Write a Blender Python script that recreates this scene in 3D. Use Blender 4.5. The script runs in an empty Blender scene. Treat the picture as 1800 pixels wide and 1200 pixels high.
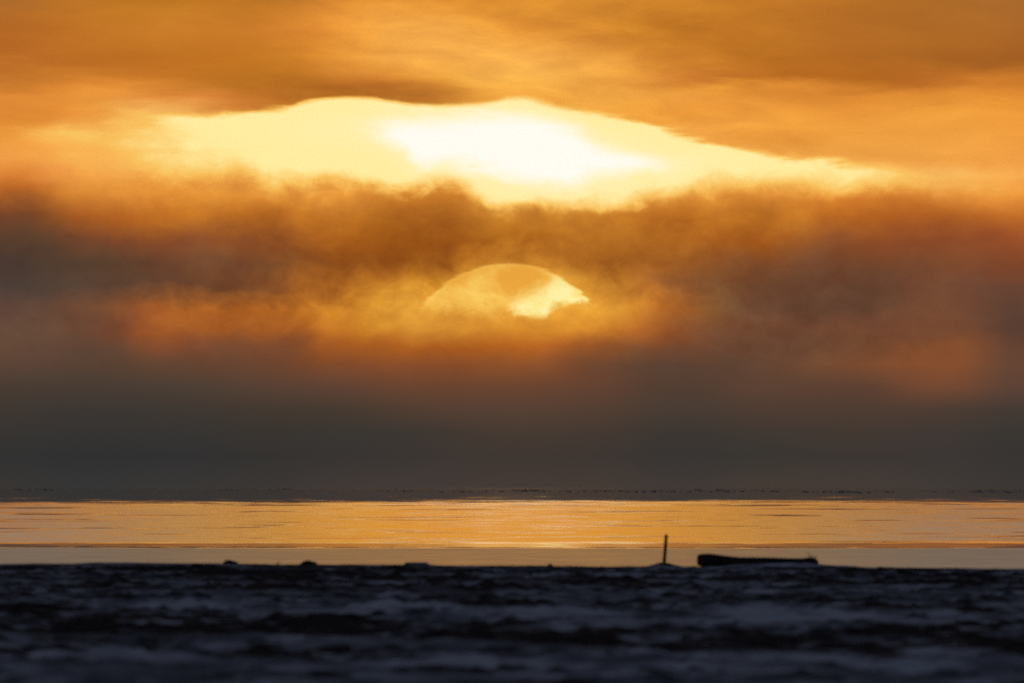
import bpy, bmesh, math, random
import numpy as np
from mathutils import Vector, noise as mnoise

random.seed(7)
scene = bpy.context.scene
C = scene.collection
R = math.radians

# ------------------------------------------------------------------ camera numbers (real telephoto view)
FOV = 2.52                                   # degrees: the sun's disc is 0.53 deg wide
F = 900.0 / math.tan(R(FOV / 2))             # radians -> photograph pixels (1800 wide)
HOR = 856.0                                  # horizon row in the photograph
H = 4.3                                      # camera height above the water
CREST = 402.0                                # distance of the beach crest


def at(px, py, dist):
    """world point seen at photograph pixel px,py at a given distance"""
    return Vector(((px - 900.0) / F * dist, dist, H - (py - HOR) / F * dist))


# ------------------------------------------------------------------ tagging helpers
def tag(o, label=None, cat=None, group=None, kind=None):
    if label: o['label'] = label
    if cat: o['category'] = cat
    if group: o['group'] = group
    if kind: o['kind'] = kind
    return o


def link(name, mesh, mat, parent=None, smooth=True):
    o = bpy.data.objects.new(name, mesh)
    C.objects.link(o)
    if mat: mesh.materials.append(mat)
    if parent: o.parent = parent
    if smooth:
        mesh.polygons.foreach_set('use_smooth', [True] * len(mesh.polygons))
    return o


def empty(name, loc):
    o = bpy.data.objects.new(name, None)
    C.objects.link(o)
    o.location = loc
    return o


# ------------------------------------------------------------------ node helper
class G:
    def __init__(s, tree):
        s.t = tree
        s.n = tree.nodes
        s.l = tree.links

    def _in(s, sock, v):
        if isinstance(v, bpy.types.NodeSocket):
            s.l.new(v, sock)
        elif v is not None:
            sock.default_value = v

    def m(s, op, a, b=None, c=None, clamp=False):
        n = s.n.new('ShaderNodeMath'); n.operation = op; n.use_clamp = clamp
        s._in(n.inputs[0], a)
        if b is not None: s._in(n.inputs[1], b)
        if c is not None: s._in(n.inputs[2], c)
        return n.outputs[0]

    def add(s, a, b): return s.m('ADD', a, b)
    def sub(s, a, b): return s.m('SUBTRACT', a, b)
    def mul(s, a, b): return s.m('MULTIPLY', a, b)
    def div(s, a, b): return s.m('DIVIDE', a, b)
    def mad(s, a, b, c): return s.m('MULTIPLY_ADD', a, b, c)
    def mn(s, a, b): return s.m('MINIMUM', a, b)
    def mx(s, a, b): return s.m('MAXIMUM', a, b)

    def ss(s, v, lo, hi, a=0.0, b=1.0, lin=False):
        n = s.n.new('ShaderNodeMapRange')
        n.interpolation_type = 'LINEAR' if lin else 'SMOOTHSTEP'
        n.clamp = True
        s._in(n.inputs['Value'], v)
        s._in(n.inputs['From Min'], lo); s._in(n.inputs['From Max'], hi)
        s._in(n.inputs['To Min'], a); s._in(n.inputs['To Max'], b)
        return n.outputs['Result']

    def xyz(s, x, y, z=0.0):
        n = s.n.new('ShaderNodeCombineXYZ')
        s._in(n.inputs[0], x); s._in(n.inputs[1], y); s._in(n.inputs[2], z)
        return n.outputs[0]

    def sep(s, v):
        n = s.n.new('ShaderNodeSeparateXYZ')
        s._in(n.inputs[0], v)
        return n.outputs

    def noise(s, vec, scale=1.0, detail=4.0, rough=0.5, dist=0.0):
        n = s.n.new('ShaderNodeTexNoise')
        n.noise_dimensions = '3D'
        s._in(n.inputs['Vector'], vec)
        s._in(n.inputs['Scale'], scale); s._in(n.inputs['Detail'], detail)
        s._in(n.inputs['Roughness'], rough); s._in(n.inputs['Distortion'], dist)
        return n.outputs['Fac']

    def col(s, r, g, b):
        n = s.n.new('ShaderNodeRGB')
        n.outputs[0].default_value = (r, g, b, 1)
        return n.outputs[0]

    def mix(s, f, a, b, mode='MIX'):
        n = s.n.new('ShaderNodeMix'); n.data_type = 'RGBA'; n.blend_type = mode
        s._in(n.inputs[0], f); s._in(n.inputs[6], a); s._in(n.inputs[7], b)
        return n.outputs[2]

    def fcurve(s, v, pts, x0, x1, y0, y1):
        """float curve through pts given in real units"""
        u = s.ss(v, x0, x1, lin=True)
        n = s.n.new('ShaderNodeFloatCurve')
        cv = n.mapping.curves[0]
        q = [((x - x0) / (x1 - x0), (y - y0) / (y1 - y0)) for x, y in pts]
        fill(cv, q)
        n.mapping.update()
        s._in(n.inputs['Value'], u)
        return s.mad(n.outputs[0], y1 - y0, y0)


def fill(cv, q):
    while len(cv.points) > 2:
        cv.points.remove(cv.points[1])
    cv.points[0].location = q[0]
    cv.points[1].location = q[-1]
    for p in q[1:-1]:
        cv.points.new(p[0], p[1])
    for p in cv.points:
        p.handle_type = 'AUTO_CLAMPED'


def s8(r, g, b):
    return (r / 255.0, g / 255.0, b / 255.0)


# ------------------------------------------------------------------ the sky: world, function of direction only
XS = [0, 150, 300, 450, 600, 750, 900, 1050, 1200, 1350, 1500, 1650, 1800]
ROWS = {
    0:   "175,112,45 185,118,38 190,122,36 190,122,38 215,140,50 224,148,50 228,155,52 215,145,48 200,130,42 195,125,40 185,117,40 175,112,42 168,108,45",
    50:  "180,108,38 190,118,38 200,128,42 208,132,45 236,160,60 246,178,76 232,158,58 215,142,48 195,125,38 190,120,38 182,114,40 175,110,40 168,105,42",
    100: "182,108,38 190,115,38 195,120,36 200,126,38 232,158,58 244,176,75 246,180,78 240,170,68 205,132,44 185,115,35 178,108,36 170,104,36 165,100,36",
    140: "205,130,48 200,125,42 195,120,38 185,116,34 205,130,46 235,165,62 245,182,78 242,175,72 220,145,55 184,110,35 178,106,32 190,115,40 205,128,44",
    154: "215,136,50 215,135,50 205,130,46 186,116,36 190,120,40 222,150,55 242,178,72 242,174,70 238,165,62 222,146,52 200,125,43 212,134,48 218,140,50",
    168: "226,146,56 226,148,56 225,145,60 205,128,50 188,120,38 200,132,46 235,165,65 240,172,68 238,165,65 228,152,56 222,144,52 222,145,52 225,146,52",
    200: "222,142,52 240,165,68 250,195,100 225,150,58 195,125,42 205,138,48 235,168,66 240,172,68 235,158,58 238,162,62 232,155,58 235,160,60 235,158,58",
    240: "235,158,62 242,175,80 248,195,105 245,180,85 230,165,70 235,165,66 240,172,68 240,172,68 240,170,70 236,162,62 238,165,65 238,165,66 238,162,64",
    280: "240,165,72 245,178,80 250,195,100 245,185,85 240,175,75 240,170,70 240,172,68 240,172,70 245,180,78 245,180,80 242,172,75 242,170,72 240,165,70",
    310: "222,138,55 240,165,72 240,168,70 240,168,68 232,158,62 235,162,62 242,175,75 245,182,80 240,172,70 240,170,68 248,190,95 250,190,95 245,175,80",
    340: "185,105,38 215,138,52 228,150,58 230,155,60 228,152,58 218,142,50 238,170,68 242,175,72 232,155,58 230,152,58 225,140,50 228,148,58 232,150,60",
    380: "120,72,45 170,95,38 195,115,38 200,122,40 196,120,38 180,108,34 215,142,48 205,132,44 195,118,38 200,125,40 195,112,38 190,108,40 195,112,42",
    420: "92,68,50 120,72,45 140,80,45 150,85,40 172,98,30 160,89,25 185,112,32 195,122,40 175,102,34 170,95,32 150,85,45 150,82,45 165,88,45",
    460: "80,63,54 92,68,50 112,72,48 120,75,45 160,92,32 165,95,28 200,128,42 178,108,36 160,95,38 130,78,45 120,75,48 130,78,48 140,80,48",
    500: "76,62,55 88,66,53 105,70,48 130,78,42 175,105,35 190,120,35 215,145,50 205,135,45 140,85,45 110,72,48 105,70,50 115,72,50 105,68,52",
    540: "95,70,58 115,75,52 170,95,40 185,108,38 205,130,42 225,155,55 228,155,55 220,148,50 165,95,40 105,70,50 100,68,50 115,72,50 95,66,52",
    580: "100,72,57 110,72,52 165,92,40 165,92,38 195,118,38 210,138,48 205,130,42 200,122,40 135,80,46 112,72,50 115,72,50 120,75,50 90,64,52",
    610: "99,72,56 95,70,55 130,76,48 125,75,48 165,90,35 170,92,32 175,95,32 150,84,40 112,72,50 105,70,50 114,73,49 134,80,47 102,69,52",
    640: "92,68,55 88,66,52 100,68,50 105,68,48 130,76,45 135,76,42 140,80,42 112,72,48 92,66,52 100,68,50 122,76,49 136,80,47 102,69,52",
    680: "72,60,50 72,60,52 75,62,52 85,64,52 95,66,52 105,68,48 105,68,48 98,66,50 82,62,50 92,66,52 92,64,50 115,72,50 92,66,54",
    720: "62,55,50 60,54,50 62,55,50 66,56,48 70,58,48 82,62,50 86,64,52 82,62,50 72,60,52 78,60,50 78,60,50 76,60,50 68,58,52",
    760: "55,52,49 54,52,50 54,52,50 57,52,48 58,54,50 62,55,50 70,58,50 68,57,50 60,54,50 64,56,50 66,56,50 64,56,52 58,54,50",
    800: "50,50,50 48,48,48 50,49,50 52,50,48 56,52,50 60,54,50 63,55,50 62,54,50 56,53,50 58,54,50 60,54,50 60,54,52 55,52,50",
    850: "56,53,51 54,53,53 56,54,52 58,54,52 64,57,54 66,58,54 68,58,54 68,59,53 64,57,54 68,59,53 68,59,54 64,58,54 60,55,52",
}
HIGH = [            # (row far above the frame, colour over the sun, colour to the sides): the deck greys out with height
    (-260, (236, 156, 46), (162, 132, 106)), (-900, (240, 160, 50), (164, 136, 112)), (-1700, (220, 154, 68), (160, 137, 115)),
    (-2800, (168, 138, 108), (152, 134, 112)), (-5200, (134, 120, 106), (126, 118, 110)), (-9500, (84, 84, 94), (84, 84, 94)),
]

world = bpy.data.worlds.new("World")
scene.world = world
world.use_nodes = True
wt = world.node_tree
wt.nodes.clear()
g = G(wt)
tc = wt.nodes.new('ShaderNodeTexCoord')
dx, dy, dz = g.sep(tc.outputs['Generated'])
horiz = g.m('SQRT', g.add(g.mul(dx, dx), g.mul(dy, dy)))
az = g.m('ARCTAN2', dx, dy)
el = g.m('ARCTAN2', dz, horiz)
X0 = g.mad(az, F, 900.0)               # cloud-map coordinates (1/100 deg-like units)
Y0 = g.mad(el, -F, HOR)

# cloud texture: streaky high up, billowing in the fog bank, dying out in the smooth fog
streakv = g.xyz(g.mul(X0, 1 / 330.0), g.mul(Y0, 1 / 75.0), 3.1)
puffv = g.xyz(g.mul(X0, 1 / 150.0), g.mul(Y0, 1 / 105.0), 7.7)
fsc = 1.0
st1 = g.sub(g.noise(streakv, 1.0, 6.0, 0.55, 0.4), 0.5)
st2 = g.sub(g.noise(g.xyz(g.mul(X0, 1 / 260.0), g.mul(Y0, 1 / 60.0), 21.0), 1.0, 6.0, 0.55, 0.3), 0.5)
pf1 = g.sub(g.noise(puffv, 1.0, 7.0, 0.56, 0.25), 0.5)
pf2 = g.sub(g.noise(g.xyz(g.mul(X0, 1 / 130.0), g.mul(Y0, 1 / 95.0), 41.0), 1.0, 7.0, 0.56, 0.25), 0.5)
st3 = g.sub(g.noise(g.xyz(g.mul(X0, 1 / 135.0), g.mul(g.add(Y0, g.mul(X0, -0.06)), 1 / 40.0), 61.0), 1.0, 6.0, 0.58, 0.35), 0.5)
midu = g.ss(g.m('ABSOLUTE', g.sub(X0, 930.0)), 650.0, 200.0, 0.18, 1.0)
pf3 = g.sub(g.noise(g.xyz(g.mul(X0, 1 / 62.0), g.mul(Y0, 1 / 48.0), 77.0), 1.0, 6.0, 0.6, 0.4), 0.5)
midx = g.ss(g.m('ABSOLUTE', g.sub(X0, 900.0)), 900.0, 300.0, 0.4, 1.0)
w_up = g.ss(Y0, 330.0, 250.0)
w_pf = g.mul(g.ss(Y0, 250.0, 340.0), g.ss(Y0, 700.0, 560.0))
wx = g.add(g.mul(g.mul(st1, 150.0), w_up), g.mul(g.mul(pf1, 110.0), w_pf))
wy = g.add(g.mul(g.mul(st2, 60.0), w_up), g.mul(g.add(g.mul(pf2, 62.0), g.mul(g.mul(pf3, 46.0), midx)), w_pf))
X = g.add(X0, wx)
Y = g.add(Y0, wy)

XA, XB = -300.0, 2100.0
U = g.ss(X, XA, XB, lin=True)
Uc = g.xyz(U, U, U)
cur = None
prev_y = None
for y in sorted(ROWS):
    cols = [tuple(int(k) / 255.0 for k in c.split(',')) for c in ROWS[y].split()]
    n = wt.nodes.new('ShaderNodeRGBCurve')
    for ch in range(3):
        q = [(0.0, cols[0][ch])] + [((x - XA) / (XB - XA), c[ch]) for x, c in zip(XS, cols)] + [(1.0, cols[-1][ch])]
        fill(n.mapping.curves[ch], q)
    n.mapping.update()
    g._in(n.inputs['Color'], Uc)
    rc = n.outputs[0]
    if cur is None:
        cur = rc
    else:
        cur = g.mix(g.ss(Y, float(prev_y), float(y), lin=True), cur, rc)
    prev_y = y
# brightness grain of the cloud itself
tex = g.add(g.mul(g.add(g.mul(st2, 0.16), g.mul(g.mul(st3, 0.26), midu)), w_up), g.mul(g.mul(g.add(g.mul(pf1, 0.42), g.mul(pf3, 0.36)), midx), w_pf))
lens = g.mul(g.ss(g.m('ABSOLUTE', g.sub(X, 660.0)), 220.0, 40.0), g.ss(g.m('ABSOLUTE', g.sub(Y, 160.0)), 34.0, 4.0))
dark = g.mul(g.ss(Y0, 335.0, 385.0), g.ss(Y0, 520.0, 460.0))
fac = g.add(tex, g.sub(1.0, g.add(g.mul(lens, 0.09), g.mul(dark, 0.05))))
facg = g.mul(fac, g.mad(g.sub(fac, 1.0), 0.45, 1.0))
cur = g.mix(1.0, cur, g.xyz(fac, g.mul(facg, g.ss(Y0, 420.0, 300.0, 1.0, 0.965)), facg), 'MULTIPLY')

# --- the bright gap between the deck and the fog bank
TOP = [(-300, 205), (60, 198), (200, 191), (330, 186), (430, 186), (500, 186), (540, 177), (590, 171), (640, 170), (700, 177),
       (760, 181), (830, 182), (868, 177), (905, 171), (960, 180), (1020, 191), (1100, 207), (1200, 234),
       (1300, 257), (1400, 268), (1500, 282), (1600, 294), (2100, 330)]
BOT = [(-300, 250), (60, 268), (180, 284), (330, 300), (420, 305), (500, 322), (545, 322), (580, 314), (640, 322), (700, 330),
       (790, 325), (835, 343), (880, 362), (950, 360), (1050, 354), (1130, 346), (1200, 338), (1260, 327),
       (1350, 320), (1450, 320), (1600, 322), (2100, 320)]
Xe = g.add(X0, g.mul(pf2, 40.0))
top = g.fcurve(g.add(X0, g.mul(st1, 60.0)), TOP, -300, 2100, 150, 350)
bot = g.fcurve(Xe, BOT, -300, 2100, 200, 400)
softT = g.fcurve(X0, [(-300, 60), (200, 42), (330, 26), (450, 18), (540, 13), (700, 12), (1000, 14), (1300, 16), (1500, 22), (2100, 50)], -300, 2100, 0, 100)
wisp = g.fcurve(X0, [(-300, 60), (300, 50), (480, 28), (560, 17), (840, 16), (930, 26), (1100, 42), (1400, 60), (2100, 60)], -300, 2100, 0, 100)
dT = g.div(g.add(g.sub(Y0, top), g.add(g.mul(st2, wisp), g.mul(g.mul(st3, wisp), 0.8))), softT)
dB = g.div(g.add(g.sub(bot, Y0), g.add(g.mul(pf1, 70.0), g.mul(pf3, 48.0))), g.ss(g.m('ABSOLUTE', g.sub(X0, 880.0)), 150.0, 650.0, 38.0, 62.0))
mT = g.ss(dT, -0.35, 1.0)
mB = g.ss(dB, -0.75, 0.75)
side = g.mul(g.ss(g.add(X0, g.add(g.mul(st1, 380.0), g.mul(st3, 300.0))), -50.0, 440.0, 0.0, 1.0), g.ss(g.add(X0, g.add(g.mul(st2, 300.0), g.mul(st3, 260.0))), 1900.0, 1470.0))
gm = g.mul(g.mul(mT, mB), side)
gcol = g.mix(g.ss(gm, 0.0, 0.5), cur, (*s8(250, 192, 92), 1))
gcol = g.mix(g.ss(gm, 0.30, 1.0), gcol, (*s8(255, 237, 160), 1))
# white core of the gap
WT = [(600, 232), (640, 228), (690, 214), (760, 207), (880, 208), (960, 218), (1010, 230), (1060, 260), (1190, 288), (1230, 292)]
WB = [(600, 232), (640, 234), (700, 252), (740, 285), (800, 292), (860, 300), (920, 314), (960, 318), (1050, 312), (1120, 300), (1190, 296), (1230, 292)]
Xw = g.add(X0, g.mul(st1, 50.0))
wtp = g.fcurve(Xw, WT, 600, 1230, 180, 340)
wbt = g.fcurve(Xw, WB, 600, 1230, 180, 340)
cA = g.add(g.sub(Y0, wtp), g.add(g.mul(st2, 40.0), g.mul(st3, 40.0)))
cB = g.add(g.sub(wbt, Y0), g.add(g.mul(pf1, 60.0), g.mul(st3, 50.0)))
cm = g.mul(g.ss(cA, -24.0, 26.0), g.ss(cB, -22.0, 24.0))
halo = g.mul(g.mul(g.ss(cA, -60.0, 10.0), g.ss(cB, -70.0, 20.0)), g.mul(g.ss(X0, 380.0, 800.0), g.ss(X0, 1420.0, 1050.0)))
cm = g.mul(cm, g.mul(g.ss(X0, 600.0, 700.0), g.ss(X0, 1250.0, 1160.0)))
gcol = g.mix(g.mul(g.mul(halo, gm), 0.5), gcol, (*s8(255, 243, 196), 1))
gcol = g.mix(cm, gcol, (*s8(255, 252, 241), 1))

# --- the sun's disc behind the fog, its limb stepped by refraction
SX, SY, SR = 892.5, 653.0, 190.0
limb = g.noise(g.xyz(g.mul(X0, 1 / 400.0), g.mul(Y0, 1 / 10.0), 5.0), 1.0, 2.0, 0.5)
rx = g.sub(X0, SX); ry = g.sub(Y0, SY)
rr = g.m('SQRT', g.add(g.mul(rx, rx), g.mul(ry, ry)))
rr = g.add(rr, g.mul(g.sub(limb, 0.5), 14.0))
disc = g.ss(rr, SR + 3.0, SR - 4.0)
ragged = g.noise(g.xyz(g.mul(X0, 1 / 46.0), g.mul(Y0, 1 / 34.0), 2.0), 1.0, 6.0, 0.6, 0.3)
bl = g.fcurve(X0, [(700, 552), (760, 545), (830, 546), (900, 548), (950, 556), (970, 545), (1000, 535), (1040, 529), (1100, 525)], 700, 1100, 500, 600)
dlow = g.add(g.sub(bl, Y0), g.mul(g.sub(ragged, 0.5), 52.0))
body = g.mul(disc, g.ss(dlow, -18.0, 28.0))
glow = g.mul(g.m('POWER', 2.718, g.div(g.mx(g.sub(rr, SR), 0.0), -55.0)), g.mul(g.ss(Y0, 610.0, 530.0), g.ss(Y0, 420.0, 500.0)))
gcol = g.mix(g.mul(g.mul(glow, g.ss(ragged, 0.25, 0.7)), 0.45), gcol, (*s8(246, 180, 68), 1))
# wedge of nearly clear disc, lower right
wl = g.fcurve(X0, [(860, 545), (900, 532), (930, 518), (960, 506), (985, 494), (1010, 495), (1040, 506), (1060, 520)], 860, 1060, 480, 560)
wedge = g.ss(g.add(g.sub(Y0, wl), g.mul(g.sub(ragged, 0.5), 44.0)), -24.0, 20.0)
wedge = g.mul(wedge, g.mul(g.ss(X0, 880.0, 915.0), g.ss(dlow, -9.0, 12.0)))
wedge = g.mul(wedge, disc)
mot = g.noise(g.xyz(g.mul(X0, 1 / 60.0), g.mul(Y0, 1 / 36.0), 19.3), 1.0, 5.0, 0.6, 0.3)
dtone = g.add(g.ss(Y0, 470.0, 545.0, 0.15, 0.75), g.mul(g.sub(mot, 0.5), 2.0))
ex = g.div(g.sub(X0, 925.0), 78.0); ey = g.div(g.add(g.sub(Y0, 498.0), g.mul(g.sub(X0, 925.0), 0.15)), 27.0)
dim = g.ss(g.add(g.add(g.mul(ex, ex), g.mul(ey, ey)), g.mul(g.sub(mot, 0.5), 1.6)), 1.7, 0.0)
dtone = g.m('SUBTRACT', dtone, g.mul(dim, 0.36), clamp=True)
dcol = g.mix(dtone, (*s8(236, 166, 62), 1), (*s8(255, 214, 108), 1))
fin = g.mix(g.mul(body, 0.92), gcol, dcol)
rimg = g.mul(g.mul(g.ss(rr, SR - 9.0, SR - 2.0), disc), g.ss(dlow, 0.0, 20.0))
fin = g.mix(g.mul(rimg, 0.12), fin, (*s8(255, 224, 120), 1))
fin = g.mix(wedge, fin, g.mix(g.ss(mot, 0.35, 0.6), (*s8(255, 226, 130), 1), (*s8(255, 241, 165), 1)))

# --- far above the frame the deck greys out
py = 0.0
oversun = g.ss(g.m('ABSOLUTE', g.sub(X0, 880.0)), 860.0, 100.0)
for y, c, cs in HIGH:
    fin = g.mix(g.ss(Y0, py, float(y), lin=True), fin, g.mix(oversun, (*s8(*cs), 1), (*s8(*c), 1)))
    py = float(y)
grain = g.mad(g.sub(g.noise(g.xyz(g.mul(X0, 1 / 3.4), g.mul(Y0, 1 / 3.0), 3.0), 1.0, 2.0, 0.6), 0.5), 0.11, 1.0 / 1.055)
fin = g.mix(1.0, fin, g.xyz(grain, grain, grain), 'MULTIPLY')
fin = g.mix(1.0, fin, (0.055 / 1.055, 0.055 / 1.055, 0.055 / 1.055, 1), 'ADD')
gam = wt.nodes.new('ShaderNodeGamma')
g._in(gam.inputs[0], fin); gam.inputs[1].default_value = 2.4
lin = gam.outputs[0]
# the gap's red is far past white: it lights the water below
over = g.add(1.0, g.add(g.mul(g.ss(gm, 0.55, 1.0), 0.10), g.mul(cm, 0.15)))
lin = g.mix(1.0, lin, g.xyz(over, 1.0, 1.0), 'MULTIPLY')

SUN_EL = (HOR - SY) / F
sky = wt.nodes.new('ShaderNodeTexSky')
sky.sky_type = 'NISHITA'
sky.sun_disc = False
sky.sun_elevation = SUN_EL
sky.sun_rotation = 0.0                # +Y
sky.air_density = 1.0
sky.dust_density = 2.0
sky.ozone_density = 2.0
# glow of the low sky fades round the horizon and with height; there the dusk sky shows
near = g.mul(g.ss(g.m('ABSOLUTE', az), R(60), R(4)), g.ss(Y0, -13000.0, -4000.0))
bgS = wt.nodes.new('ShaderNodeBackground'); bgS.inputs['Strength'].default_value = 0.15
g._in(bgS.inputs['Color'], g.mix(1.0, sky.outputs[0], (1.24, 1.0, 1.03, 1), 'MULTIPLY'))
bgC = wt.nodes.new('ShaderNodeBackground'); bgC.inputs['Strength'].default_value = 1.0
g._in(bgC.inputs['Color'], lin)
mxs = wt.nodes.new('ShaderNodeMixShader')
g._in(mxs.inputs[0], near)
wt.links.new(bgS.outputs[0], mxs.inputs[1]); wt.links.new(bgC.outputs[0], mxs.inputs[2])
out = wt.nodes.new('ShaderNodeOutputWorld')
wt.links.new(mxs.outputs[0], out.inputs['Surface'])

sl = bpy.data.lights.new('sun', 'SUN')
sl.energy = 0.000002
sl.angle = R(0.53)
sl.color = (1.0, 0.55, 0.2)
so = bpy.data.objects.new('sun', sl)
C.objects.link(so)
so.rotation_euler = Vector((0, -math.cos(SUN_EL), -math.sin(SUN_EL))).to_track_quat('-Z', 'Y').to_euler()


# ------------------------------------------------------------------ materials
def new_mat(name):
    m = bpy.data.materials.new(name)
    m.use_nodes = True
    g = G(m.node_tree)
    return m, g, m.node_tree.nodes['Principled BSDF']


def mat_water():
    m, g, b = new_mat('water')
    geo = m.node_tree.nodes.new('ShaderNodeNewGeometry')
    x, y, z = g.sep(geo.outputs['Position'])
    t = g.div(H * F, y)                              # slant of the view line: grows towards the shore
    lx = g.div(g.mul(x, 1600.0), g.m('POWER', y, 1.0))  # patches spread out with distance
    # long ruffled and slick lanes lying parallel to the shore
    n1 = g.noise(g.xyz(g.mul(lx, 0.11), g.mul(t, 0.5), 0.0), 1.0, 5.0, 0.6)
    n2 = g.noise(g.xyz(g.mul(lx, 0.02), g.mul(t, 0.12), 4.0), 1.0, 3.0, 0.5)
    n3 = g.noise(g.xyz(g.mul(lx, 0.4), g.mul(t, 1.1), 9.0), 1.0, 4.0, 0.65)
    n4 = g.noise(g.xyz(g.mul(lx, 0.16), g.mul(t, 0.75), 14.0), 1.0, 5.0, 0.65)
    edge = g.add(t, g.add(g.mul(g.sub(n4, 0.5), 46.0), g.mul(g.sub(n2, 0.5), 16.0)))
    far = g.mul(g.ss(edge, 15.0, 32.0), g.ss(t, 9.0, 16.0))
    far = g.m('POWER', far, 2.4)                     # mirror-calm far water -> ruffled lane
    nearw = g.ss(g.add(t, g.mul(g.sub(n2, 0.5), 10.0)), 104.5, 106.5)
    # roughness by zone
    r_mid = g.ss(t, 24.0, 104.0, 0.064, 0.064)
    r_mid = g.add(r_mid, g.mul(g.sub(n1, 0.5), 0.03))
    r_mid = g.add(r_mid, g.mul(g.sub(n3, 0.5), 0.03))
    r = g.add(g.mul(g.sub(1.0, far), 0.010), g.mul(far, r_mid))
    te = g.add(t, g.mul(g.sub(n2, 0.5), 10.0))
    lull = g.mul(g.ss(g.add(te, g.mul(g.sub(n1, 0.5), 8.0)), 94.0, 99.0), 0.92)      # smoother strip before the shallows
    r = g.sub(r, g.mul(lull, 0.036))
    r_near = g.add(0.17, g.add(g.mul(g.sub(n1, 0.5), 0.10), g.mul(g.sub(n3, 0.5), 0.08)))
    r = g.add(g.mul(g.sub(1.0, nearw), r), g.mul(nearw, r_near))
    # slick dark lines
    n6 = g.noise(g.xyz(g.mul(lx, 0.075), g.mul(t, 0.30), 52.0), 1.0, 4.0, 0.6)
    lines = g.ss(n6, 0.545, 0.62)
    r = g.mul(r, g.sub(1.0, g.mul(g.mul(lines, g.mul(far, g.sub(1.0, nearw))), 0.45)))
    rim = g.mul(g.ss(te, 104.2, 105.2), g.ss(te, 107.2, 106.0))   # glassy lip at the edge of the shallows
    rim = g.mul(rim, g.ss(n3, 0.3, 0.5))
    r = g.mul(r, g.sub(1.0, g.mul(rim, 0.92)))
    g._in(b.inputs['Roughness'], g.mx(r, 0.008))
    # faces of the low swell turned a fraction of a degree towards the shore
    n5 = g.noise(g.xyz(g.mul(lx, 0.19), g.mul(t, 0.6), 30.0), 1.0, 6.0, 0.68)
    s_mid = g.ss(n5, 0.30, 0.56, 0.0025, 0.0135, lin=True)
    s_mid = g.mul(s_mid, g.ss(t, 20.0, 92.0, 0.9, 1.15))
    s_mid = g.mul(s_mid, g.sub(1.0, g.mul(lines, 0.8)))
    s_mid = g.add(g.mul(s_mid, g.sub(1.0, lull)), g.mul(lull, 0.0026))
    s_near = g.ss(n5, 0.3, 0.7, 0.010, 0.032, lin=True)
    sl_ = g.add(g.mul(g.mul(s_mid, far), g.sub(1.0, nearw)), g.mul(s_near, nearw))
    sl_ = g.mul(sl_, g.sub(1.0, g.mul(rim, 0.95)))
    vn = m.node_tree.nodes.new('ShaderNodeVectorMath'); vn.operation = 'NORMALIZE'
    g._in(vn.inputs[0], g.xyz(0.0, g.mul(sl_, -1.0), 1.0))
    m.node_tree.links.new(vn.outputs[0], b.inputs['Normal'])
    b.inputs['Base Color'].default_value = (0.012, 0.014, 0.016, 1)
    b.inputs['IOR'].default_value = 1.333
    return m


def mat_beach():
    m, g, b = new_mat('snowy_beach')
    geo = m.node_tree.nodes.new('ShaderNodeNewGeometry')
    at_ = m.node_tree.nodes.new('ShaderNodeAttribute'); at_.attribute_name = 'bare_ground'
    pos = geo.outputs['Position']
    n = g.noise(pos, 9.0, 5.0, 0.6)
    n2 = g.noise(pos, 2.2, 4.0, 0.6)
    bare = g.add(at_.outputs['Fac'], g.mul(g.sub(n, 0.5), 0.5))
    mask = g.ss(bare, 0.22, 0.76)
    fr = m.node_tree.nodes.new('ShaderNodeAttribute'); fr.attribute_name = 'fresh_snow'
    snow = g.mix(g.ss(g.add(fr.outputs['Fac'], g.mul(g.sub(n2, 0.5), 0.4)), 0.1, 0.9), (0.20, 0.203, 0.22, 1), (0.80, 0.775, 0.77, 1))
    soil = g.mix(g.ss(n, 0.3, 0.7), (0.006, 0.006, 0.007, 1), (0.024, 0.023, 0.024, 1))
    g._in(b.inputs['Base Color'], g.mix(mask, snow, soil))
    b.inputs['Roughness'].default_value = 0.85
    b.inputs['Specular IOR Level'].default_value = 0.02
    bump = m.node_tree.nodes.new('ShaderNodeBump')
    bump.inputs['Strength'].default_value = 0.5
    bump.inputs['Distance'].default_value = 0.03
    g._in(bump.inputs['Height'], n)
    m.node_tree.links.new(bump.outputs[0], b.inputs['Normal'])
    return m


def mat_simple(name, c0, c1, scale, rough=0.85, bumpd=0.01, stretch=None):
    m, g, b = new_mat(name)
    tcn = m.node_tree.nodes.new('ShaderNodeTexCoord')
    v = tcn.outputs['Object']
    if stretch:
        s = g.sep(v)
        v = g.xyz(g.mul(s[0], stretch[0]), g.mul(s[1], stretch[1]), g.mul(s[2], stretch[2]))
    n = g.noise(v, scale, 6.0, 0.6)
    g._in(b.inputs['Base Color'], g.mix(g.ss(n, 0.3, 0.7), (*c0, 1), (*c1, 1)))
    b.inputs['Roughness'].default_value = rough
    b.inputs['Specular IOR Level'].default_value = 0.2
    bump = m.node_tree.nodes.new('ShaderNodeBump')
    bump.inputs['Strength'].default_value = 0.6
    bump.inputs['Distance'].default_value = bumpd
    g._in(bump.inputs['Height'], n)
    m.node_tree.links.new(bump.outputs[0], b.inputs['Normal'])
    return m


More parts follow.
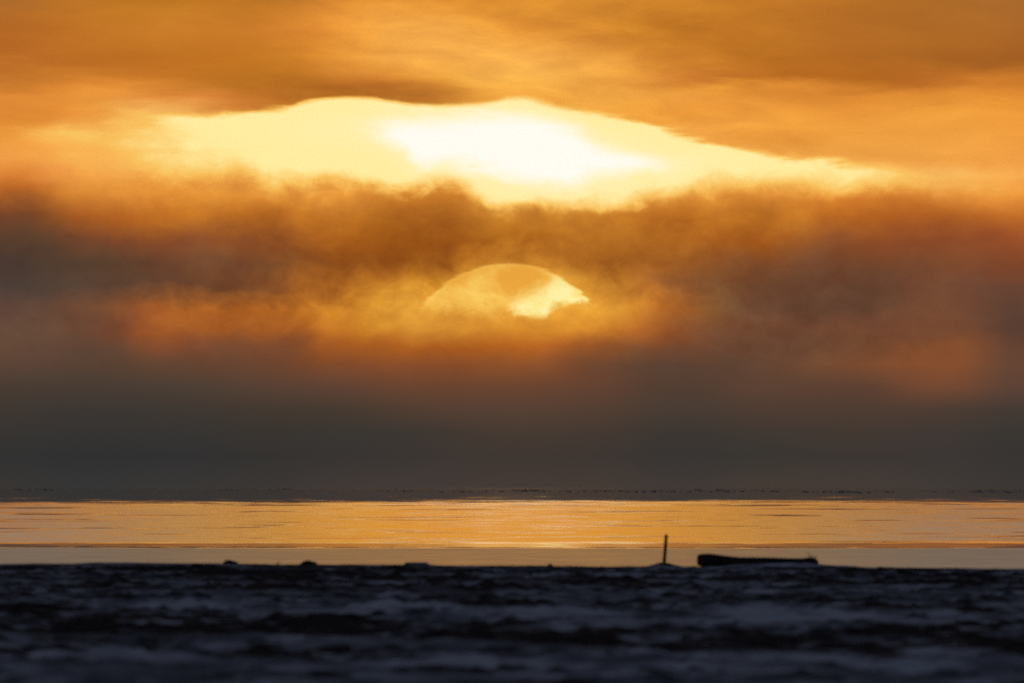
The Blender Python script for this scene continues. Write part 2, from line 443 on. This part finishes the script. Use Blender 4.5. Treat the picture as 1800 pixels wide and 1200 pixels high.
M_WATER = mat_water()
M_BEACH = mat_beach()
M_BARK = mat_simple('weathered_log_wood', (0.025, 0.02, 0.017), (0.07, 0.06, 0.05), 14.0, stretch=(0.25, 1, 1))
M_STAKE = mat_simple('weathered_stake_wood', (0.05, 0.035, 0.025), (0.10, 0.075, 0.05), 25.0, stretch=(1, 1, 0.15))
M_ROCK = mat_simple('dark_wet_rock', (0.02, 0.02, 0.02), (0.06, 0.055, 0.05), 12.0)
M_SNOW = mat_simple('snow_cap', (0.6, 0.62, 0.66), (0.8, 0.81, 0.84), 8.0)
M_GRASS = mat_simple('dry_beach_grass', (0.08, 0.06, 0.03), (0.14, 0.11, 0.06), 20.0)
M_ICE = mat_simple('drift_ice', (0.10, 0.11, 0.12), (0.45, 0.48, 0.52), 0.15)


# ------------------------------------------------------------------ numpy value noise
def vnoise(x, y, seed):
    xi = np.floor(x).astype(np.int64); yi = np.floor(y).astype(np.int64)
    fx = x - xi; fy = y - yi
    fx = fx * fx * fx * (fx * (fx * 6 - 15) + 10); fy = fy * fy * fy * (fy * (fy * 6 - 15) + 10)

    def h(a, b):
        v = (a * 374761393 + b * 668265263 + seed * 1442695041) & 0xFFFFFFFF
        v = ((v ^ (v >> 13)) * 1274126177) & 0xFFFFFFFF
        v = (v ^ (v >> 16)) & 0xFFFFFFFF
        return v / 4294967295.0
    a = h(xi, yi); b_ = h(xi + 1, yi); c = h(xi, yi + 1); d = h(xi + 1, yi + 1)
    return (a * (1 - fx) + b_ * fx) * (1 - fy) + (c * (1 - fx) + d * fx) * fy


def fbm(x, y, seed, oct_=4, gain=0.5):
    s = 0; a = 1; t = 0
    for k in range(oct_):
        s = s + a * (vnoise(x * 2 ** k, y * 2 ** k, seed + 17 * k) - 0.5)
        t += a; a *= gain
    return s / t * 2


# ------------------------------------------------------------------ beach
crest_px = [(0, 989), (120, 989), (200, 987.5), (300, 988), (420, 989), (560, 990.5), (700, 990.5), (800, 992), (950, 992), (1100, 994),
            (1220, 994.5), (1330, 994), (1440, 992), (1520, 995), (1650, 996), (1800, 998)]


def crest_z(x):
    px = x / CREST * F + 900
    return H - (np.interp(px, [p[0] for p in crest_px], [p[1] for p in crest_px]) - HOR) / F * CREST


PATCH = [  # dark bare hollows: photograph px x, px y, half width px, half height px, strength
    (585, 1098, 85, 12, 1.0), (430, 1108, 90, 8, .8), (120, 1105, 110, 9, .8), (180, 1136, 120, 8, .7), (60, 1068, 80, 8, .6),
    (905, 1112, 60, 8, .6), (1000, 1122, 140, 9, 1.0), (1140, 1135, 60, 9, .8), (1340, 1120, 60, 7, .9), (1680, 1074, 50, 11, 1.0),
    (1600, 1112, 90, 9, .8), (1560, 1066, 60, 7, .6), (1180, 1030, 90, 5, .7), (1060, 1020, 60, 5, .7), (240, 1003, 80, 5, .7),
    (420, 1010, 70, 4, .7), (60, 1000, 50, 4, .6), (530, 1008, 30, 4, .7), (870, 1040, 80, 5, .5), (1420, 1026, 120, 5, .6),
    (1700, 1022, 100, 5, .6), (1440, 1056, 60, 5, .5), (690, 1015, 90, 4, .6), (400, 1152, 80, 6, .6), (880, 1142, 50, 6, .8),
    (1750, 1138, 60, 6, .7), (1480, 1150, 160, 5, .4), (250, 1047, 60, 5, .4), (60, 1045, 50, 4, .5),
]
SNOWY = [  # wind-packed snow banks
    (900, 1078, 180, 9, 1.0), (700, 1070, 120, 9, .8), (1400, 1085, 190, 14, 1.0), (300, 1065, 110, 8, .8), (1330, 1030, 200, 6, .6),
    (250, 1160, 220, 9, .6), (1300, 1160, 260, 8, .6), (1650, 1172, 180, 8, .8), (900, 1168, 180, 7, .6), (1690, 1085, 60, 8, .7), (1000, 1100, 70, 8, .6),
]


def splat(x, y, lst, zref):
    """soft blobs lying on the ground where the given sight lines meet it"""
    acc = np.zeros_like(x)
    for px, py, hw, hh, s in lst:
        d = (H - zref) * F / (py - HOR)
        cx = (px - 900) / F * d
        w = hw / F * d
        # depth extent on the ground: what the half height covers at this slant
        dd = max(0.8, d * hh / (py - HOR))
        acc = np.maximum(acc, s * np.exp(-((x - cx) / w) ** 2 * 0.9 - ((y - d) / dd) ** 2 * 0.9))
    return acc


def clumps(x, y):
    """tussocks and stones that stick up through thin snow"""
    return fbm(x / 0.34 + 40, y / 1.1, 141, 4, 0.62)


def beach_height(x, y):
    zc = crest_z(x)
    back = 2.98
    k = np.clip((y - 300) / (CREST - 300), 0, 1)
    z = back * (1 - k) + (zc - 0.0) * k
    rough_k = np.clip((CREST + 2 - y) / 25.0, 0.18, 1)
    big = fbm(x / 1.1 + 3, y / 3.2, 11, 3) * 0.052
    mid = fbm(x / 0.5, y / 1.2 + 9, 23, 3) * 0.022
    mid = mid + np.clip(clumps(x, y) - 0.10, 0, 1) * 0.12
    z = z + (big + mid) * rough_k - 0.03 * (1 - k) - np.clip(1 - abs(y - CREST + 14) / 22, 0, 1) * 0.035
    pat = splat(x, y, PATCH, 2.97)
    sn = splat(x, y, SNOWY, 2.97)
    near_k = np.clip((CREST - 30 - y) / 60, 0.2, 1)
    z = z + (sn * 0.045 + pat * 0.012) * near_k
    # beyond the crest the beach falls to the water
    drop = np.clip(y - CREST, 0, None)
    z = z - drop * 0.10 - 0.004 * drop ** 2 * np.clip(drop / 20, 0, 1)
    return z, pat, sn


DRIFTS = [  # px x, half width px, height px at the crest, distance offset, depth
    (1355, 75, 5.6, -1.6, 1.0), (1300, 40, 1.5, -1.6, 1.0), (1405, 40, 2.5, -1.6, 1.0), (1460, 50, 2.0, -0.6, 1.0),
    (1168, 22, 7.0, -0.4, 0.8), (205, 60, 1.5, -0.4, 1.0), (732, 30, 1.0, -0.5, 0.8),
]

xin = np.arange(-11, 11.001, 0.06)
step = 0.08; xs = [11.0]
while xs[-1] < 4000:
    step *= 1.13
    xs.append(xs[-1] + step)
xs = np.array(xs[1:])
XA_ = np.concatenate([-xs[::-1], xin, xs])
ya = [-30.0]
while ya[-1] < 125: ya.append(ya[-1] + 1.5)
while ya[-1] < 380: ya.append(ya[-1] + 0.22)
while ya[-1] < 410: ya.append(ya[-1] + 0.12)
while ya[-1] < 450: ya.append(ya[-1] + 1.0)
YA_ = np.array(ya)
GX, GY = np.meshgrid(XA_, YA_)
Z, PAT, SN = beach_height(GX, GY)
for px, hw, hp, off, dep in DRIFTS:
    d = CREST + off
    cx = (px - 900) / F * d
    w = hw / F * d
    Z = Z + hp / F * d * np.exp(-np.abs((GX - cx) / w) ** 2.2 - ((GY - d) / dep) ** 2)
bare = 0.17 + clumps(GX, GY) * 0.95 + fbm(GX / 0.8 + 50, GY / 2.6, 71, 4) * 0.5 + fbm(GX / 3.0, GY / 14.0, 90, 2) * 0.35
bare = bare + np.clip((GY - 250) / 130, 0, 1) * 0.12
bare = bare + PAT * 0.9 - SN * 0.75
for px, hw, hp, off, dep in DRIFTS[:4]:
    cx = (px - 900) / F * CREST
    bare = bare - 0.8 * np.exp(-((GX - cx) / (hw / F * CREST)) ** 2 - ((GY - CREST - off) / 1.4) ** 2)
cx = (1168 - 900) / F * CREST
bare = bare + 1.2 * np.exp(-((GX - cx) / 0.09) ** 2 - ((GY - CREST + 0.4) / 0.5) ** 2)
bare = np.clip(bare, 0, 1)

ny, nx = GX.shape
me = bpy.data.meshes.new('beach')
co = np.stack([GX.ravel(), GY.ravel(), Z.ravel()], 1).astype(np.float32)
idx = np.arange(ny * nx).reshape(ny, nx)
q = np.stack([idx[:-1, :-1].ravel(), idx[:-1, 1:].ravel(), idx[1:, 1:].ravel(), idx[1:, :-1].ravel()], 1)
me.vertices.add(len(co)); me.vertices.foreach_set('co', co.ravel())
me.loops.add(q.size); me.loops.foreach_set('vertex_index', q.ravel().astype(np.int32))
me.polygons.add(len(q))
me.polygons.foreach_set('loop_start', np.arange(0, q.size, 4, dtype=np.int32))
me.update(calc_edges=True)
a = me.attributes.new('bare_ground', 'FLOAT', 'POINT')
a.data.foreach_set('value', bare.ravel().astype(np.float32))
a = me.attributes.new('fresh_snow', 'FLOAT', 'POINT')
fresh = np.clip(0.32 + SN * 0.5 + fbm(GX / 0.9 + 80, GY / 3.0, 301, 4, 0.6) * 0.9, 0, 1)
a.data.foreach_set('value', fresh.ravel().astype(np.float32))
beach = link('beach', me, M_BEACH)
tag(beach, kind='structure')


def ground(x, y):
    i = np.searchsorted(XA_, x); j = np.searchsorted(YA_, y)
    fx = (x - XA_[i - 1]) / (XA_[i] - XA_[i - 1]); fy = (y - YA_[j - 1]) / (YA_[j] - YA_[j - 1])
    return float((Z[j - 1, i - 1] * (1 - fx) + Z[j - 1, i] * fx) * (1 - fy) + (Z[j, i - 1] * (1 - fx) + Z[j, i] * fx) * fy)


# ------------------------------------------------------------------ water: one sheet to the horizon
ys = [425.0]
while ys[-1] < 400000: ys.append(ys[-1] * 1.25)
bm = bmesh.new()
rowv = []
for y in ys:
    w = max(4000.0, y * 0.6)
    rowv.append([bm.verts.new((sx * w, y, 0.0)) for sx in (-1, -0.3, 0, 0.3, 1)])
for r0, r1 in zip(rowv, rowv[1:]):
    for k in range(4):
        bm.faces.new((r0[k], r0[k + 1], r1[k + 1], r1[k]))
me = bpy.data.meshes.new('water'); bm.to_mesh(me); bm.free()
tag(link('water', me, M_WATER), kind='structure')


# ------------------------------------------------------------------ shapes
def loft(path, radii, seg=14, rough=0.0, seed=0, squash=1.0):
    """closed tapering tube through path with an irregular surface"""
    bm = bmesh.new()
    rings = []
    n = len(path)
    for i, (p, r) in enumerate(zip(path, radii)):
        t = (path[min(i + 1, n - 1)] - path[max(i - 1, 0)]).normalized()
        up = Vector((0, 0, 1)) if abs(t.z) < 0.9 else Vector((0, 1, 0))
        a = t.cross(up).normalized(); b = a.cross(t).normalized()
        ring = []
        for k in range(seg):
            th = 2 * math.pi * k / seg
            d = a * math.cos(th) + b * math.sin(th) * squash
            q = p + d * r
            f = 1 + rough * mnoise.noise(Vector((q.x * 6 + seed, q.y * 6, q.z * 6)) * 1.5)
            ring.append(bm.verts.new(p + d * r * f))
        rings.append(ring)
    for r0, r1 in zip(rings, rings[1:]):
        for k in range(seg):
            bm.faces.new((r0[k], r0[(k + 1) % seg], r1[(k + 1) % seg], r1[k]))
    bm.faces.new(list(reversed(rings[0]))); bm.faces.new(rings[-1])
    bmesh.ops.recalc_face_normals(bm, faces=bm.faces)
    me = bpy.data.meshes.new('loft'); bm.to_mesh(me); bm.free()
    return me


def lump(sx, sy, sz, seed, rough=0.35, flat=0.0):
    bm = bmesh.new()
    bmesh.ops.create_icosphere(bm, subdivisions=4, radius=1.0)
    for v in bm.verts:
        d = v.co.normalized()
        f = 1 + rough * mnoise.fractal(d * 1.6 + Vector((seed, 0, 0)), 1.0, 2.0, 4)
        c = d * f
        if flat and c.z > flat: c.z = flat + (c.z - flat) * 0.2
        v.co = Vector((c.x * sx, c.y * sy, c.z * sz))
    me = bpy.data.meshes.new('lump'); bm.to_mesh(me); bm.free()
    return me


def blades(n, h, spread, seed, w=0.006):
    rnd = random.Random(seed)
    bm = bmesh.new()
    for k in range(n):
        base = Vector((rnd.gauss(0, spread * 0.4), rnd.gauss(0, 0.05), 0))
        lean = Vector((rnd.gauss(0, 0.5), rnd.gauss(0, 0.3), 1)).normalized()
        L = h * rnd.uniform(0.5, 1.0)
        prev = None
        for s in range(5):
            t = s / 4
            p = base + lean * L * t + Vector((lean.x * 0.5 * L * t * t, 0, -abs(lean.x) * 0.3 * L * t * t))
            rr = w * (1 - t * 0.85)
            ring = [bm.verts.new(p + Vector((rr * math.cos(a_), rr * math.sin(a_), 0))) for a_ in (0, 2.09, 4.19)]
            if prev:
                for q_ in range(3):
                    bm.faces.new((prev[q_], prev[(q_ + 1) % 3], ring[(q_ + 1) % 3], ring[q_]))
            prev = ring
        bm.faces.new(prev)
    me = bpy.data.meshes.new('blades'); bm.to_mesh(me); bm.free()
    return me


U_ = CREST / F          # metres per photograph pixel at the crest

# ------------------------------------------------------------------ driftwood log
D = CREST
p0 = at(1331, 989, D)
logo = empty('driftwood_log', (p0.x, D, ground(p0.x, D)))
tag(logo, 'dark driftwood log lying on the snowy beach crest, thick at its left end', 'log')
top_px = [(1226, 983.5, 8.0), (1229, 983.5, 9.6), (1236, 984, 11.0), (1248, 984, 11.2), (1262, 985, 10.4), (1280, 986.5, 9.2), (1300, 987.5, 9.0), (1330, 988.2, 8.9), (1360, 989, 9.0),
          (1390, 989.3, 9.0), (1408, 989.3, 8.6), (1420, 989, 8.0)]
path = []; rad = []
for px, py, r in top_px:
    path.append(at(px, py, D) - logo.location + Vector((0, (px - 1330) * U_ * 0.12, 0)))
    rad.append(r * U_ * 1.06)
link('trunk', loft(path, rad, 20, 0.10, 3), M_BARK, logo)
path = [at(px, py, D) - logo.location + Vector((0, (px - 1330) * U_ * 0.12 - 0.02, 0)) for px, py in ((1410, 988), (1416, 986.5), (1424, 986), (1431, 986.8), (1436, 988.5), (1438, 990))]
knob = link('root_knob', loft(path, [r * U_ for r in (5.5, 7.0, 7.6, 7.0, 5.2, 2.5)], 16, 0.18, 8), M_BARK, logo)
for k, (a, b_) in enumerate((((1426, 981), (1419, 971)), ((1428, 981), (1428, 974)), ((1431, 982), (1436, 976)))):
    pa = at(a[0], a[1], D) - logo.location; pb = at(b_[0], b_[1], D) - logo.location
    pa.y += 95 * U_ * .12; pb.y += 95 * U_ * .12
    link('twig', loft([pa, pa.lerp(pb, 0.5) + Vector((0.01, 0, 0.004)), pb], [0.012, 0.008, 0.004], 8, 0.1, k), M_BARK, knob)

# ------------------------------------------------------------------ wooden stake
Ds = CREST - 0.4
b0 = at(1167.2, 990, Ds)
stake = empty('wooden_stake', (b0.x, Ds, ground(b0.x, Ds)))
tag(stake, 'thin upright wooden stake standing in a low mound left of the driftwood log', 'stake')
pp = [at(x, y, Ds) - stake.location for x, y in ((1167.0, 992), (1168.2, 980), (1169.6, 962), (1170.4, 950), (1171.2, 938.5))]
link('post', loft(pp, [r * U_ for r in (3.2, 3.1, 3.0, 2.9, 2.7)], 10, 0.08, 5), M_STAKE, stake)

# ------------------------------------------------------------------ stones on the crest


def stone(px, wpx, hpx, seed, label, flat=0.0, snow=False, tuft=False):
    d = CREST - 0.3
    x = (px - 900) / F * d
    z = ground(x, d)
    sx, sz = wpx / 2 * U_, hpx * U_
    o = empty('beach_stone', (x, d, z))
    tag(o, label, 'stone', 'stones along the crest of the beach')
    link('stone_body', lump(sx, sx * 0.8, sz, seed, 0.3, flat), M_ROCK, o)
    if snow:
        c = link('snow_cap', lump(sx * 0.92, sx * 0.7, sz * 0.45, seed + 3, 0.2, 0.3), M_SNOW, o)
        c.location = (0, -0.03, sz * 0.62)
    return o


stone(405, 27, 6.0, 1.3, 'low dark stone with dry grass beside it, leftmost of the stones on the beach crest')
stone(542, 28, 6.2, 4.1, 'dark peaked bare stone on the beach crest, second stone from the left')
stone(732, 46, 4.6, 9.2, 'wide flat stone under a thin layer of snow on the beach crest', flat=0.6, snow=True)
stone(967, 9, 3.2, 6.6, 'tiny dark stone on the beach crest, left of the upright stake')

for px, n, hp, sp, sd, lab in ((396, 12, 12, 0.10, 5, 'wispy dry grass tuft beside the leftmost dark stone on the beach crest'),
                               (488, 5, 16, 0.03, 9, 'faint thin grass stems rising alone from the beach crest between two dark stones')):
    d = CREST - 0.3
    x = (px - 900) / F * d
    o = link('grass_tuft', blades(n, hp * U_, sp, sd), M_GRASS)
    o.location = (x, d, ground(x, d) - 0.01)
    tag(o, lab, 'grass', 'dry grass on the beach crest')

# ------------------------------------------------------------------ drift ice far out on the water
rnd = random.Random(31)
bm = bmesh.new()
clusters = [(rnd.uniform(820, 1830), rnd.gauss(862.4, 0.9), rnd.uniform(6, 60)) for _ in range(26)]
clusters += [(rnd.uniform(-20, 830), rnd.gauss(861.5, 1.3), rnd.uniform(5, 25)) for _ in range(5)]
for k in range(320):
    cpx, crow, spread = rnd.choice(clusters)
    px = rnd.gauss(cpx, spread)
    row = rnd.gauss(crow, 0.7) + (px - 900) * 0.0022
    row = max(row, 859.3)
    d = H * F / (row - HOR)
    u = d / F
    cx = (px - 900) * u
    w = rnd.choice([rnd.uniform(1, 4), rnd.uniform(3, 14)]) * u; h = rnd.uniform(0.25, 1.2) * u
    dep = w * 1.5
    npt = 8
    lo = []; hi = []
    for q_ in range(npt):
        a_ = 2 * math.pi * q_ / npt
        f = rnd.uniform(0.7, 1.1)
        lo.append(bm.verts.new((cx + w / 2 * f * math.cos(a_), d + dep / 2 * f * math.sin(a_), -0.3)))
        hi.append(bm.verts.new((cx + w / 2 * f * .8 * math.cos(a_), d + dep / 2 * f * .8 * math.sin(a_), h * rnd.uniform(0.5, 1.0))))
    for q_ in range(npt):
        bm.faces.new((lo[q_], lo[(q_ + 1) % npt], hi[(q_ + 1) % npt], hi[q_]))
    bm.faces.new(hi)
me = bpy.data.meshes.new('drift_ice'); bm.to_mesh(me); bm.free()
tag(link('drift_ice', me, M_ICE, smooth=False), 'broken dark drift ice in a thin line far out before the fog bank', 'drift ice', kind='stuff')

# ------------------------------------------------------------------ camera
cam = bpy.data.cameras.new('camera')
co_ = bpy.data.objects.new('camera', cam)
C.objects.link(co_)
cam.sensor_width = 36.0
cam.lens = 18.0 / math.tan(R(FOV / 2))
cam.clip_start = 1.0
cam.clip_end = 1e6
co_.location = (0, 0, H)
co_.rotation_euler = (R(90) + math.atan((HOR - 600) / F), 0, 0)
cam.dof.use_dof = True
cam.dof.focus_distance = 4000.0
cam.dof.aperture_fstop = 12.5
scene.camera = co_

scene.view_settings.view_transform = 'Standard'
scene.view_settings.look = 'None'
scene.view_settings.gamma = 1.0
scene.view_settings.exposure = 0.0
scene.view_settings.use_curve_mapping = False
scene.cycles.use_denoising = False
scene.cycles.max_bounces = 6
scene.cycles.blur_glossy = 0.0
